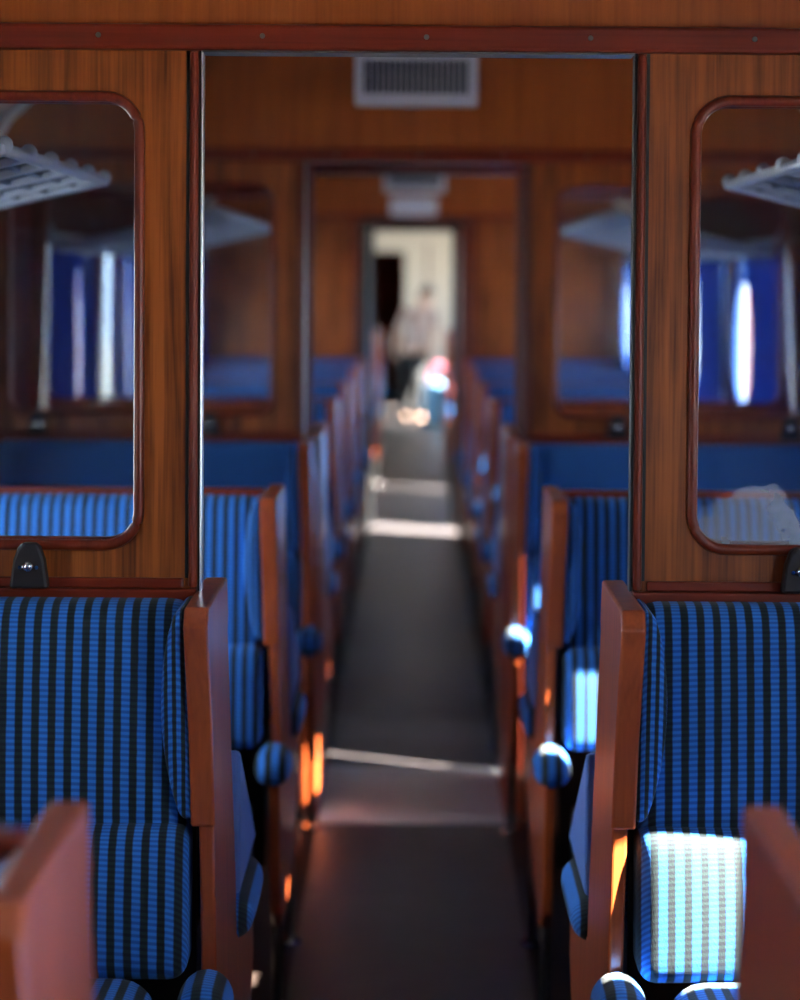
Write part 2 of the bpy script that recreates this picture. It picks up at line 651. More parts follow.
def partition(name, y, opening=OPEN, glazed=True, header=True, mat=W_PANEL, stile=W_STILE, low=Z_SEAT, fog=False, th=0.036, edge=True, mould=W_MAHZ, dust=False):
    """one cross wall: two side leaves, a head panel up to the vault, beads, panes, metal edges"""
    y0, y1 = y - th / 2, y + th / 2
    for s in (-1, 1):
        side = 'left' if s < 0 else 'right'
        bm = bmesh.new()
        a, b = (opening, HALF) if s > 0 else (-HALF, -opening)
        outer = [(a, low), (b, low), (b, Z_HEAD + 0.01), (a, Z_HEAD + 0.01)]
        ga, gb = (0.4285, 1.222) if s > 0 else (-1.222, -0.4285)
        hole = rrect(ga, gb, 1.236, 1.922, 0.052, 10)
        if glazed:
            prism(bm, outer, [hole], y0, y1, 'y')
        else:
            prism(bm, outer, [], y0, y1, 'y')
        structure('wall_%s_%s' % (name, side), bm, stile)
        if glazed:
            bm = bmesh.new()                                   # rounded bead round the pane, both faces
            for yy in (y0 - 0.003, y1 + 0.003):
                ring = rrect(ga - 0.002, gb + 0.002, 1.234, 1.924, 0.054, 10)
                tube(bm, [(u, yy, v) for u, v in ring], 0.0085, 8, closed=True)
            w = structure(next_window(), bm, mould, smooth=True)
            bm = bmesh.new()
            prism(bm, rrect(ga - 0.004, gb + 0.004, 1.232, 1.926, 0.052, 10), [], y - 0.003, y + 0.003, 'y')
            link('glass_pane', bm, GLASS_FOG if (fog and s > 0) else (GLASS_DUST if dust else GLASS), w)
            bm = bmesh.new()                                   # thin bright gasket
            prism(bm, rrect(ga + 0.0005, gb - 0.0005, 1.2365, 1.9215, 0.0515, 10), [rrect(ga + 0.005, gb - 0.005, 1.241, 1.917, 0.047, 10)], y0 + 0.004, y0 + 0.010, 'y')
            link('gasket', bm, ALU, w)
        # jamb bead beside the opening and foot rail
        bm = bmesh.new()
        ja, jb = (opening - 0.002, opening + 0.0125) if s > 0 else (-opening - 0.0125, -opening + 0.002)
        box(bm, ja, jb, y0 - 0.010, y1 + 0.010, low, Z_HEAD)
        structure(next_trim(), bm, mould, bevel=0.007, seg=3)
        bm = bmesh.new()
        fa, fb = (opening + 0.02, HALF) if s > 0 else (-HALF, -opening - 0.02)
        box(bm, fa, fb, y0 - 0.006, y1 + 0.006, low, low + 0.016)
        structure(next_trim(), bm, W_RAILX, bevel=0.003)
        if edge:
            bm = bmesh.new()                                   # dark groove between bead and stile
            ga_, gb_ = sorted((s * (opening + 0.0125), s * (opening + 0.0175)))
            box(bm, ga_, gb_, y0 - 0.002, y0 + 0.004, low + 0.016, Z_HEAD)
            structure(next_trim(), bm, BLACK)
            bm = bmesh.new()                                   # rubber strip, then a thin metal lip
            ea, eb = sorted((s * (opening - 0.0055), s * (opening - 0.002)))
            box(bm, ea, eb, y0 - 0.004, y0 + 0.020, low - 0.006 * (s < 0), Z_HEAD)
            structure(next_trim(), bm, BLACK, bevel=0.001)
            bm = bmesh.new()
            ea, eb = sorted((s * (opening - 0.0085), s * (opening - 0.0055)))
            if s > 0:
                ea, eb = opening - 0.0067, opening - 0.0055
            box(bm, ea, eb, y0 - 0.008, y0 + 0.022, low - 0.012 * (s < 0), Z_HEAD)
            structure(next_trim(), bm, ALU if s < 0 else BLACK, bevel=0.0008)
    # head panel
    bm = bmesh.new()
    top = [(x * 0.999, z) for x, z in arc]
    prism(bm, [(-HALF, Z_HEAD + 0.01), (HALF, Z_HEAD + 0.01)] + [(x, z) for x, z in reversed(top)], [], y0, y1, 'y')
    structure('wall_%s_head' % name, bm, mat)
    if header:
        bm = bmesh.new()
        box(bm, -HALF + 0.002, HALF - 0.002, y0 - 0.018, y1 + 0.004, Z_HEAD, Z_HEAD + 0.040)
        t = structure(next_trim(), bm, W_RAILX, bevel=0.006, seg=2)
        for k in range(-4, 5):
            bm = bmesh.new()
            disc(bm, (0.012 + 0.250 * k, y0 - 0.0175, Z_HEAD + 0.0215), 0.0042, -0.003, 'y', 10)
            link('screw', bm, STEEL, t)
        bm = bmesh.new()
        box(bm, -opening + 0.008, opening - 0.008, y0 - 0.016, y1 + 0.003, Z_HEAD - 0.0035, Z_HEAD - 0.0005)
        link('metal_edge', bm, STEEL, t)
    # white cornice under the vault
    bm = bmesh.new()
    tube(bm, [(x * 0.992, y0 - 0.012, z - 0.008) for x, z in arc], 0.012, 8)
    structure(next_trim(), bm, WHITE_TRIM, smooth=True)


partition('near', Y_NEAR, fog=True)
partition('middle', Y_MID, dust=False)
partition('passage', Y_MID_B, edge=False, dust=True)
partition('end', Y_END, glazed=False, edge=False, opening=0.335, low=Z_SEAT)

# the passage lining between the two middle walls, upper and seat-height parts
for s in (-1, 1):
    bm = bmesh.new()
    a, b = sorted((s * 0.333, s * 0.352))
    box(bm, a, b, Y_MID + 0.036, Y_MID_B - 0.036, Z_SEAT, Z_HEAD)
    # it only closes the narrow strip beside the opening; glass stays clear behind it
    structure(next_trim(), bm, W_DARK)
    bm = bmesh.new()
    a, b = sorted((s * 0.285, s * 0.335))
    box(bm, a, b, Y_MID + 0.06, Y_MID_B - 0.06, 0.0, Z_SEAT - 0.002)
    structure(next_trim(), bm, W_END, bevel=0.008)
    # walls below the panes
    for yy, nm in ((Y_MID, 'middle'), (Y_MID_B, 'passage'), (Y_END, 'end')):
        bm = bmesh.new()
        a, b = sorted((s * 0.335, s * HALF))
        box(bm, a, b, yy - 0.02, yy + 0.02, 0.0, Z_SEAT - 0.001)
        structure('wall_%s_foot_%s' % (nm, 'left' if s < 0 else 'right'), bm, W_DARK)

# bead frame round the end doorway
for s in (-1, 1):
    bm = bmesh.new()
    a, b = sorted((s * 0.335, s * 0.372))
    box(bm, a, b, Y_END - 0.05, Y_END - 0.024, 0.0, Z_HEAD + 0.012)
    structure(next_trim(), bm, W_MAHZ, bevel=0.005)

# baseboards along the aisle-side floor of the walls
for s, nm in ((-1, 'left'), (1, 'right')):
    bm = bmesh.new()
    a, b = sorted((s * (HALF - 0.02), s * HALF))
    box(bm, a, b, Y_BACK, Y_VEST, 0.0, 0.12)
    structure('baseboard_' + nm, bm, W_MAHZ)

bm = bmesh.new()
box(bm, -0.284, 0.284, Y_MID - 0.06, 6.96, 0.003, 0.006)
structure(next_trim(), bm, plain('lightened floor plate', (0.50, 0.50, 0.54, 1), 0.35, 0.2, noise=0.2))  # grey plate, its tone raised to stand in for window light the lining blocks

# metal floor sills of the passage and of the end doorway
for yy, hx, nm in ((6.99, 0.285, 'passage'), (13.78, 0.262, 'vestibule')):
    bm = bmesh.new()
    box(bm, -hx, hx, yy - 0.03, yy + 0.03, 0.0, 0.006)
    structure(next_trim(), bm, ALU, bevel=0.002)

# ------------------------------------------------------------------ vestibule, gangway, next coach
bm = bmesh.new()
prism(bm, [(-1.3, 0), (-0.263, 0), (-0.263, 1.955), (0.252, 1.955), (0.252, 0), (1.3, 0), (1.3, 2.0)] + [(x, z) for x, z in reversed(arc)] + [(-1.3, 2.0)], [], Y_VEST, Y_VEST + 0.06, 'y')
structure('wall_vestibule', bm, BLACK)

# two folded-back end doors in the vestibule
for s, m_, n_ in ((-1, BLACK, 1), (1, W_MAHZ, 2)):
    bm = bmesh.new()
    a, b = sorted((s * 0.285, s * 0.325))
    box(bm, a, b, Y_END + 0.10, Y_END + (1.08 if s < 0 else 0.66), 0.012, 1.97)
    d = structure('door_%d' % n_, bm, m_, bevel=0.004)
    bm = bmesh.new()
    tube(bm, [(s * 0.283, 13.2, 1.13), (s * 0.262, 13.2, 1.13)], 0.009, 10)
    tube(bm, [(s * 0.262, 13.14, 1.13), (s * 0.262, 13.26, 1.13)], 0.011, 10)
    link('door_handle', bm, CHROME, d, smooth=True)

# gangway between the coaches
Y_NEXT = 14.75
for s, nm in ((-1, 'left'), (1, 'right')):
    bm = bmesh.new()
    for k in range(9):
        ya = Y_VEST + 0.06 + k * (Y_NEXT - Y_VEST - 0.06) / 9
        yb = Y_VEST + 0.06 + (k + 1) * (Y_NEXT - Y_VEST - 0.06) / 9
        a, b = sorted((s * (0.40 + 0.04 * (k % 2)), s * 0.52))
        box(bm, a, b, ya, yb, 0.0, 2.05)
    structure('wall_gangway_' + nm, bm, BLACK)
bm = bmesh.new()
box(bm, -0.52, 0.52, Y_VEST + 0.06, Y_NEXT, 2.05, 2.12)
structure('ceiling_gangway', bm, BLACK)
bm = bmesh.new()
prism(bm, [(-1.3, 0), (-0.30, 0), (-0.30, 2.0), (0.30, 2.0), (0.30, 0), (1.3, 0), (1.3, 2.0)] + [(x, z) for x, z in reversed(arc)] + [(-1.3, 2.0)], [], Y_NEXT, Y_NEXT + 0.05, 'y')
structure('wall_next_front', bm, CREAM_WALL)

nb = [(16.2, 0.4), (19.6, 0.4), (23.0, 0.4), (25.8, 0.3)]
for s, nm in ((-1, 'left'), (1, 'right')):
    bm = bmesh.new()
    prism(bm, [(Y_NEXT, 0), (27.6, 0), (27.6, 2.02), (Y_NEXT, 2.02)], [rrect(c - w, c + w, 0.95, 1.80, 0.06, 5) for c, w in nb], s * HALF, s * (HALF + 0.05), 'x')
    structure('wall_next_' + nm, bm, CREAM_WALL)
    for c, w in nb:
        side_window(s, c, w, 0.95, 1.80, 0.06)
vault('ceiling_next', Y_NEXT, 29.5, CREAM)
# far cream wall with a dark doorway standing left of the middle
bm = bmesh.new()
prism(bm, [(-1.3, 0), (-0.53, 0), (-0.53, 1.985), (-0.11, 1.985), (-0.11, 0), (1.3, 0), (1.3, 2.0)] + [(x, z) for x, z in reversed(arc)] + [(-1.3, 2.0)], [], 27.0, 27.06, 'y')
structure('wall_next_far', bm, CREAM_WALL)
bm = bmesh.new()
box(bm, 0.17, 0.19, 26.985, 27.0, 0.0, 2.1)
structure(next_trim(), bm, W_DARK)
bm = bmesh.new()
box(bm, -1.3, 1.3, 29.4, 29.5, 0, 2.5)
structure('wall_next_back', bm, W_DARK)
for s in (-1, 1):
    bm = bmesh.new()
    a, b = sorted((s * 1.275, s * 1.32))
    box(bm, a, b, 27.6, 29.5, 0, 2.05)
    structure('wall_next_rear_' + ('left' if s < 0 else 'right'), bm, W_DARK)

# ------------------------------------------------------------------ benches


def lean(s):
    """aisle face runs out slightly towards the top"""
    def f(p):
        z = p[2]
        d = 0.020 * (z / Z_SEAT) ** 1.6
        return (p[0] + s * d, p[1], z)
    return f


WING_TOP_F, WING_BOT = -0.205, 0.832


def end_profile(kind):
    f = kind != 'away'
    a = kind != 'facing'
    if a:
        back = [(0.13, 1.160), (0.14, 1.05), (0.155, 0.90), (0.175, 0.78), (0.195, 0.66), (0.20, 0.556), (0.48, 0.554), (0.55, 0.48), (0.55, 0.42), (0.47, 0.345), (0.30, 0.275), (0.10, 0.235)]
    else:
        back = [(-0.001, 1.160), (-0.001, 0.205)]
    if f:
        front = [(-0.02, 0.205), (-0.15, 0.205), (-0.21, 0.25), (-0.236, 0.40), (-0.240, 0.556), (-0.150, 0.558), (-0.150, 0.70), (-0.150, 0.845), (-0.10, 1.155), (-0.09, 1.160)]
    else:
        front = [(0.001, 0.235), (0.001, 1.160)]
    return back + front


def wing_profile(kind):
    yb = 0.128 if kind == 'double' else -0.002
    return [(yb, 1.1645), (yb + 0.003, 1.10), (-0.03, 0.90), (-0.09, WING_BOT), (-0.158, WING_BOT), (-0.172, 0.99), (WING_TOP_F, 1.138), (WING_TOP_F + 0.022, 1.1645)]


def bench(s, kind):
    """s=-1: bench left of the aisle, +1 right. Local origin on the floor at x=0 under the top rail"""
    t = bpy.data.objects.new('train_bench', None)
    t.empty_display_size = 0.1
    C.objects.link(t)
    X = lambda a, b: sorted((s * a, s * b))
    fc = kind in ('double', 'facing')
    aw = kind in ('double', 'away')
    # --- varnished bench end on the aisle
    bm = bmesh.new()
    x0, x1 = X(0.2845, 0.308)
    prism(bm, end_profile(kind), [], x0, x1, 'x', lean(s))
    link('bench_end', bm, W_END, t, bevel=0.005, seg=3, angle=25)
    if fc:
        bm = bmesh.new()                        # thicker wing board at head height
        x0, x1 = X(0.2825, 0.319)
        prism(bm, wing_profile(kind), [], x0, x1, 'x', lean(s))
        link('wing_board', bm, W_END, t, bevel=0.005, seg=3, angle=25)
    # --- top rail and back board
    y0, y1 = {'double': (-0.022, 0.022), 'facing': (-0.024, 0.0), 'away': (0.0, 0.024)}[kind]
    if kind == 'facing':
        y0, y1 = -0.05, -0.027
    if kind == 'away':
        y0, y1 = 0.027, 0.05
    bm = bmesh.new()
    a, b = X(0.337, 1.25)
    box(bm, a, b, y0, y1, 1.140, Z_SEAT - 0.001)
    link('top_rail', bm, W_RAILX, t, bevel=0.004)
    bm = bmesh.new()
    ym = (y0 + y1) / 2
    box(bm, a, b, ym - 0.008, ym + 0.008, 0.30, 1.141)
    link('back_board', bm, UNDER, t)
    sets = ([-1] if fc else []) + ([1] if aw else [])
    for d in sets:
        Yr = lambda a_, b_: sorted((d * a_, d * b_))
        # tall back
        a, b = X(0.336, 1.245)
        ya, yb = Yr(0.018 if kind == 'double' else 0.05, 0.105)

        def sh(p, d=d):
            return (p[0], p[1] + d * 0.03 * (1.16 - p[2]) / 0.34, p[2])
        link('backrest', cushion(a, b, ya, yb, 0.80, 1.158, 0.035, 12, (0, 0, 0.018, 0.018, 0, 0), sh), FAB, t, smooth=True)
        # lower back roll
        ya, yb = Yr(0.03 if kind == 'double' else 0.05, 0.138)
        a, b = X(0.334, 1.245)
        link('lumbar_cushion', cushion(a, b, ya, yb, 0.605, 0.832, 0.028, 12, (0, 0, 0.035, 0.035, 0, 0), sh), FAB, t, smooth=True)
        # seat
        ya, yb = Yr(0.15, 0.62)
        a, b = X(0.375, 1.245)
        link('seat_cushion', cushion(a, b, ya, yb, 0.46, 0.615, 0.055, 12, (0, 0, 0, 0, 0, 0.018)), FAB, t, smooth=True)
        bm = bmesh.new()
        ya, yb = Yr(0.06, 0.57)
        a, b = X(0.36, 1.245)
        box(bm, a, b, ya, yb, 0.27, 0.462)
        link('seat_base', bm, UNDER, t, bevel=0.01)
        # armrest pad over the bench end
        ya, yb = Yr(0.13, 0.27) if d < 0 else Yr(0.205, 0.50)
        a, b = X(0.268, 0.342)
        link('armrest_pad', cushion(a, b, ya, yb, 0.540, 0.616, 0.034, 8, (0.004, 0.004, 0.004, 0.004, 0, 0.006)), FAB_PAD, t, smooth=True)
        if d < 0:
            # padded wing behind the bench end
            a, b = X(0.3375, 0.369)

            def wsh(p, s=s):
                k = (p[2] - 0.835) / (1.16 - 0.835)
                k = max(0, min(1, k))
                bow = math.sin(PI * k) ** 0.6
                x = s * 0.336 + (p[0] - s * 0.336) * (0.35 + 0.95 * bow)
                return (x - s * 0.008 * (1 - k), p[1] - 0.035 * k + 0.012, p[2])
            link('wing_cushion', cushion(a, b, -0.165, -0.02, 0.84, 1.162, 0.013, 12, (0, 0, 0, 0, 0, 0), wsh), FAB_SIDE, t, smooth=True)
        else:
            # plain cloth gusset between back and armrest
            bm = bmesh.new()
            a, b = X(0.286, 0.330)
            prism(bm, [(0.200, 0.868), (0.212, 0.862), (0.58, 0.624), (0.205, 0.624)], [], a, b, 'x')
            link('side_gusset', bm, PLAIN_BLUE, t, bevel=0.008, seg=3)
    # --- legs with chrome feet
    spots = ([(-0.12, 0.30), (-0.50, 1.15)] if fc else []) + ([(0.36, 0.30), (0.50, 1.15)] if aw else [])
    if kind == 'away':
        spots.append((0.10, 0.30))
    for (u, xx) in spots:
        bm = bmesh.new()
        tube(bm, [(s * xx, u, 0.012), (s * xx, u, 0.32 if xx < 1 else 0.28)], 0.011, 10)
        lg = link('leg', bm, STEEL, t, smooth=True)
        bm = bmesh.new()
        disc(bm, (s * xx, u, 0.0005), 0.028, 0.013, 'z', 16)
        link('foot', bm, CHROME, lg)
    return t


protos = {}


def place_bench(s, kind, y, label, group=None):
    key = (s, kind)
    if key not in protos:
        protos[key] = bench(s, kind)
        o = protos[key]
    else:
        o = copy_thing(protos[key])
    o.location = (0, y, 0)
    o['label'] = label
    o['category'] = 'bench'
    o['group'] = group or 'blue striped train benches'
    return o


SD = {-1: 'left', 1: 'right'}
for s in (-1, 1):
    sd = SD[s]
    place_bench(s, 'double', 1.80, 'back-to-back blue bench nearest the camera, %s of aisle, only its end and rail showing' % sd)
    place_bench(s, 'double', Y_NEAR, 'blue striped bench in sharp focus under the nearest glazed partition, %s of aisle' % sd)
    place_bench(s, 'double', 4.78, 'free-standing back-to-back blue bench behind the nearest partition, %s of aisle' % sd)
    place_bench(s, 'facing', Y_MID - 0.001, 'blue striped bench against the second glazed partition, %s of aisle' % sd)
    place_bench(s, 'away', Y_MID_B + 0.001, 'blue bench facing away just past the narrow passage, %s of aisle' % sd)
    for k, yy in enumerate((8.40, 9.83, 11.26)):
        w = ('first', 'second', 'third')[k]
        place_bench(s, 'double', yy, '%s blurred back-to-back blue bench beyond the passage, %s of aisle' % (w, sd))
    place_bench(s, 'facing', Y_END - 0.001, 'blue bench against the far orange end wall, %s of aisle doorway' % sd)
    for k, yy in enumerate((16.9, 18.4, 19.9)):
        w = ('first', 'second', 'third', 'fourth')[k]
        place_bench(s, 'double', yy, '%s blurred bench in the next coach past the end doorway, %s of aisle' % (w, sd), 'benches in the next coach')

# ------------------------------------------------------------------ vents, lamp, brackets


def vent(y, label):
    t = thing('air_vent', label, 'vent', (0.0, y - 0.025, 2.241))
    hw, hh = 0.184, 0.080
    bm = bmesh.new()
    prism(bm, rrect(-hw, hw, -hh, hh, 0.010, 4), [rrect(-0.158, 0.158, -0.042, 0.060, 0.004, 3)], -0.022, -0.0005, 'y')
    link('frame', bm, VENT_GREY, t, bevel=0.006, seg=2)
    bm = bmesh.new()
    box(bm, -0.16, 0.16, -0.006, -0.002, -0.044, 0.062)
    link('backing', bm, VENT_SLOT, t)
    for k in range(18):
        x = -0.158 + 0.316 * (k + 0.5) / 18
        bm = bmesh.new()
        box(bm, x + 0.0045, x + 0.0085, -0.017, -0.0055, -0.042, 0.060)
        link('slat', bm, VENT_GREY, t)
    return t


vent(Y_MID, 'pale grey louvred air vent on the orange panel above the second opening')
vent(Y_END, 'small blurred grey vent above the far end doorway, partly behind the header')

t = thing('ceiling_light', 'small white box lamp between the far vent and the end doorway', 'lamp', (-0.005, Y_END - 0.047, 2.075))
bm = bmesh.new()
prism(bm, rrect(-0.142, 0.142, -0.055, 0.055, 0.02, 5), [], -0.050, -0.012, 'y')
link('cover', bm, LAMP_WHITE, t, bevel=0.012, seg=3)
bm = bmesh.new()
box(bm, -0.125, 0.125, -0.012, 0.0215, -0.045, 0.045)
link('back_plate', bm, VENT_GREY, t)


def hook_plate(x, y, label):
    t = thing('hook_plate', label, 'bracket', (x, y, Z_SEAT + 0.002))
    bm = bmesh.new()
    prism(bm, [(-0.030, 0.001), (0.030, 0.001), (0.024, 0.045), (0.017, 0.064), (0.010, 0.071), (-0.010, 0.071), (-0.017, 0.064), (-0.024, 0.045)], [], -0.033, -0.012, 'y')
    link('plate', bm, BRACKET, t, bevel=0.005, seg=2)
    bm = bmesh.new()
    bmesh.ops.create_uvsphere(bm, u_segments=16, v_segments=10, radius=0.0090)
    for v in bm.verts:
        v.co += Vector((0, -0.037, 0.036))
    link('knob', bm, CHROME, t, smooth=True)
    for dx in (-0.0125, 0.0125):
        bm = bmesh.new()
        disc(bm, (dx, -0.0325, 0.034), 0.0035, -0.003, 'y', 10)
        link('screw', bm, CHROME, t)
    return t


for s in (-1, 1):
    sd = SD[s]
    hook_plate(s * 0.590, Y_NEAR - 0.025, 'black trapezoid hook plate with chrome knob on the nearest partition, %s of aisle' % sd)
    hook_plate(s * 0.612, Y_MID - 0.025, 'blurred dark hook plate under the second partition pane, aisle end, %s side' % sd)
    hook_plate(s * 1.130, Y_MID - 0.025, 'blurred dark hook plate under the second partition pane, window end, %s side' % sd)

# ------------------------------------------------------------------ luggage racks


def rack(s, y0, y1, label, zf=1.852, xf=0.668, bays_=4):
    t = thing('luggage_rack', label, 'luggage rack', (0, y0, 0), 'luggage racks over the benches')
    L = y1 - y0
    xr = 1.20
    slope = 0.235
    Z = lambda x: zf - slope * (x - xf)
    # front tube, rear tube
    bm = bmesh.new()
    tube(bm, [(s * xf, 0.0, zf), (s * xf, L, zf)], 0.011, 10)
    link('front_rail', bm, GREYMETAL, t, smooth=True)
    bm = bmesh.new()
    tube(bm, [(s * xr, 0.0, Z(xr)), (s * xr, L, Z(xr))], 0.011, 10)
    link('rear_rail', bm, GREYMETAL, t, smooth=True)
    n = max(3, int(round(L / 0.24)))
    for k in range(n + 1):
        yy = L * k / n
        wide = 0.038 if k in (0, n) else 0.007
        bm = bmesh.new()
        vs = box(bm, s * (xf - 0.004), s * xr, yy - wide, yy + wide, -0.008, 0.008)
        for v in vs:
            v.co.z += Z(abs(v.co.x))
        br = link('cross_bar', bm, GREYMETAL, t, bevel=0.004)
        bm = bmesh.new()
        bmesh.ops.create_uvsphere(bm, u_segments=10, v_segments=8, radius=0.015)
        for v in bm.verts:
            v.co += Vector((s * xf, yy, zf + 0.008))
        link('knob', bm, GREYMETAL, br, smooth=True)
    m = 9
    for k in range(1, m):
        x = xf + (xr - xf) * k / m
        bm = bmesh.new()
        tube(bm, [(s * x, 0.0, Z(x) + 0.004), (s * x, L, Z(x) + 0.004)], 0.006, 8)
        link('rod', bm, RODS, t, smooth=True)
    bm = bmesh.new()
    vs = box(bm, s * (xf + 0.01), s * (xr - 0.01), 0.01, L - 0.01, 0.0115, 0.0135)
    for v in vs:
        v.co.z += Z(abs(v.co.x))
    link('netting', bm, NET, t)
    for yy in (0.02, L - 0.02):
        bm = bmesh.new()
        tube(bm, [(s * 1.274, yy, Z(xr) + 0.165), (s * 1.20, yy, Z(xr) + 0.008)], 0.010, 8)
        link('wall_bracket', bm, GREYMETAL, t, smooth=True)
    return t


for s in (-1, 1):
    sd = SD[s]
    rack(s, 3.40, 4.50, 'slatted metal luggage rack behind the nearest partition pane, %s side' % sd)
    rack(s, 7.05, 9.75, 'blurred luggage rack beyond the narrow passage, %s side' % sd, zf=1.866)

# ------------------------------------------------------------------ curtains
# every window has a pair; the gap between them is a lens that lets the sun in
def curtain(s, c, w, near, label, gap_c=0.162, gap_w=0.062, gz=1.48, gh=0.26, skew=0.25, amp=0.010, mat=CURTAIN):
    bm = bmesh.new()
    nz, ny = 26, 30
    z0, z1 = WIN_Z0 - 0.06, WIN_Z1 - 0.002
    outer = c - w - 0.03 if near else c + w + 0.03
    rows = []
    ph = random.random() * 6
    for i in range(nz + 1):
        z = z0 + (z1 - z0) * i / nz
        q = 1 - ((z - gz) / gh) ** 2
        g = gap_w * q ** 0.4 if q > 0 else 0.0
        inner = c + gap_c - skew * (z - 1.5) + (-g - 0.001 if near else g + 0.001)
        row = []
        for j in range(ny + 1):
            f = j / ny
            y = outer + (inner - outer) * f
            tight = 1 + 0.6 * (g / max(gap_w, 1e-3))
            x = HALF - 0.024 + amp * math.sin(ph + f * 6.5 * PI + 0.4 * math.sin(z * 5)) * tight * 0.8
            row.append(bm.verts.new((s * x, y, z)))
        rows.append(row)
    for i in range(nz):
        for j in range(ny):
            bm.faces.new((rows[i][j], rows[i][j + 1], rows[i + 1][j + 1], rows[i + 1][j]))
    o = link('curtain', bm, mat, smooth=True)
    md = o.modifiers.new('solid', 'SOLIDIFY')
    md.thickness = 0.0015
    tag(o, label, 'curtain', 'blue curtains at the side windows')
    return o


cur_bays = [(c, w) for c, w in bays if c > 1]
names = ['beside the camera', 'before the nearest partition', 'just behind the nearest partition', 'before the second partition', 'just past the narrow passage', 'second past the passage', 'third past the passage', 'last before the end wall']
for s in (-1, 1):
    for (c, w), nm in zip(cur_bays, names):
        if s > 0 and c < 2:
            continue                                    # pair left out so more daylight enters from the right
        kw = {}
        if s < 0:
            kw = dict(gap_c=random.uniform(-0.05, 0.12), gap_w=random.uniform(0.12, 0.22), gz=random.uniform(1.22, 1.38), gh=random.uniform(0.30, 0.42), skew=0.1)
            if c < 7:
                kw = dict(gap_c=0.0, gap_w=0.32 if 3 < c < 5 else 0.05, gz=1.38, gh=0.42)
        if s > 0 and c > 7:
            gw = random.uniform(0.10, 0.16)
            kw = dict(gap_c=0.112 + gw, gap_w=gw, gz=random.uniform(1.40, 1.5), gh=random.uniform(0.20, 0.26), skew=0.0)
        for near in (True, False):
            curtain(s, c, w, near, 'blue curtain, %s half, %s side window %s' % ('nearer' if near else 'farther', SD[s], nm), **kw)
    for c, w in cur_bays:
        bm = bmesh.new()
        tube(bm, [(s * (HALF - 0.03), c - w - 0.04, WIN_Z1 + 0.004), (s * (HALF - 0.03), c + w + 0.04, WIN_Z1 + 0.004)], 0.008, 8)
        for yy in (c - w - 0.035, c + w + 0.035):
            tube(bm, [(s * HALF, yy, WIN_Z1 + 0.004), (s * (HALF - 0.03), yy, WIN_Z1 + 0.004)], 0.006, 8)
        o = link('curtain_rod', bm, ALU, smooth=True)
        tag(o, 'thin metal curtain rod over the %s side window %s' % (SD[s], names[cur_bays.index((c, w))]), 'curtain rod', 'curtain rods over the side windows')

# ------------------------------------------------------------------ the passenger in the next coach


def skin_mesh(name, verts, edges, radii, mat, parent=None, sub=2, root=0):
    me = bpy.data.meshes.new(name)
    me.from_pydata(verts, edges, [])
    o = bpy.data.objects.new(name, me)
    C.objects.link(o)
    me.materials.append(mat)
    if parent is not None:
        o.parent = parent
    md = o.modifiers.new('skin', 'SKIN')
    md.use_smooth_shade = True
    for i, r in enumerate(radii):
        sv = me.skin_vertices[0].data[i]
        sv.radius = r if isinstance(r, tuple) else (r, r)
        sv.use_root = (i == root)
    ss = o.modifiers.new('sub', 'SUBSURF')
    ss.levels = ss.render_levels = sub
    return o


SKINTONE = plain('light skin', (0.50, 0.30, 0.22, 1), 0.5)
HAIR = plain('brown hair', (0.060, 0.032, 0.020, 1), 0.5)
TROUSER = plain('black trousers', (0.006, 0.006, 0.008, 1), 0.8)
SHOE = plain('dark shoes', (0.02, 0.02, 0.022, 1), 0.5)
BAGBLUE = plain('light blue bag cloth', (0.22, 0.50, 0.80, 1), 0.6, noise=0.3)
m, nt, out = new_mat('pale flowered blouse')
b = principled(nt, out, Roughness=0.8)
tc = nt.nodes.new('ShaderNodeTexCoord')
vo = nt.nodes.new('ShaderNodeTexVoronoi')
vo.inputs['Scale'].default_value = 28
nt.links.new(tc.outputs['Object'], vo.inputs['Vector'])
rp = nt.nodes.new('ShaderNodeValToRGB')
rp.color_ramp.elements[0].position = 0.25
rp.color_ramp.elements[0].color = (0.20, 0.08, 0.075, 1)
rp.color_ramp.elements[1].position = 0.5
rp.color_ramp.elements[1].color = (0.34, 0.26, 0.23, 1)
nt.links.new(vo.outputs['Distance'], rp.inputs[0])
nt.links.new(rp.outputs[0], b.inputs['Base Color'])
BLOUSE = m

person = thing('person', 'blurred person in flowered blouse and black trousers walking in the next coach', 'person', (0.0, 23.6, 0))
V, E, R = [], [], []


def stoop(p):
    return (p[0] + max(0.0, p[2] - 0.90) * 0.26, p[1], p[2])


def vadd(p, r, link_to=None):
    p = stoop(p)
    V.append(p)
    R.append(r)
    if link_to is not None:
        E.append((link_to, len(V) - 1))
    return len(V) - 1


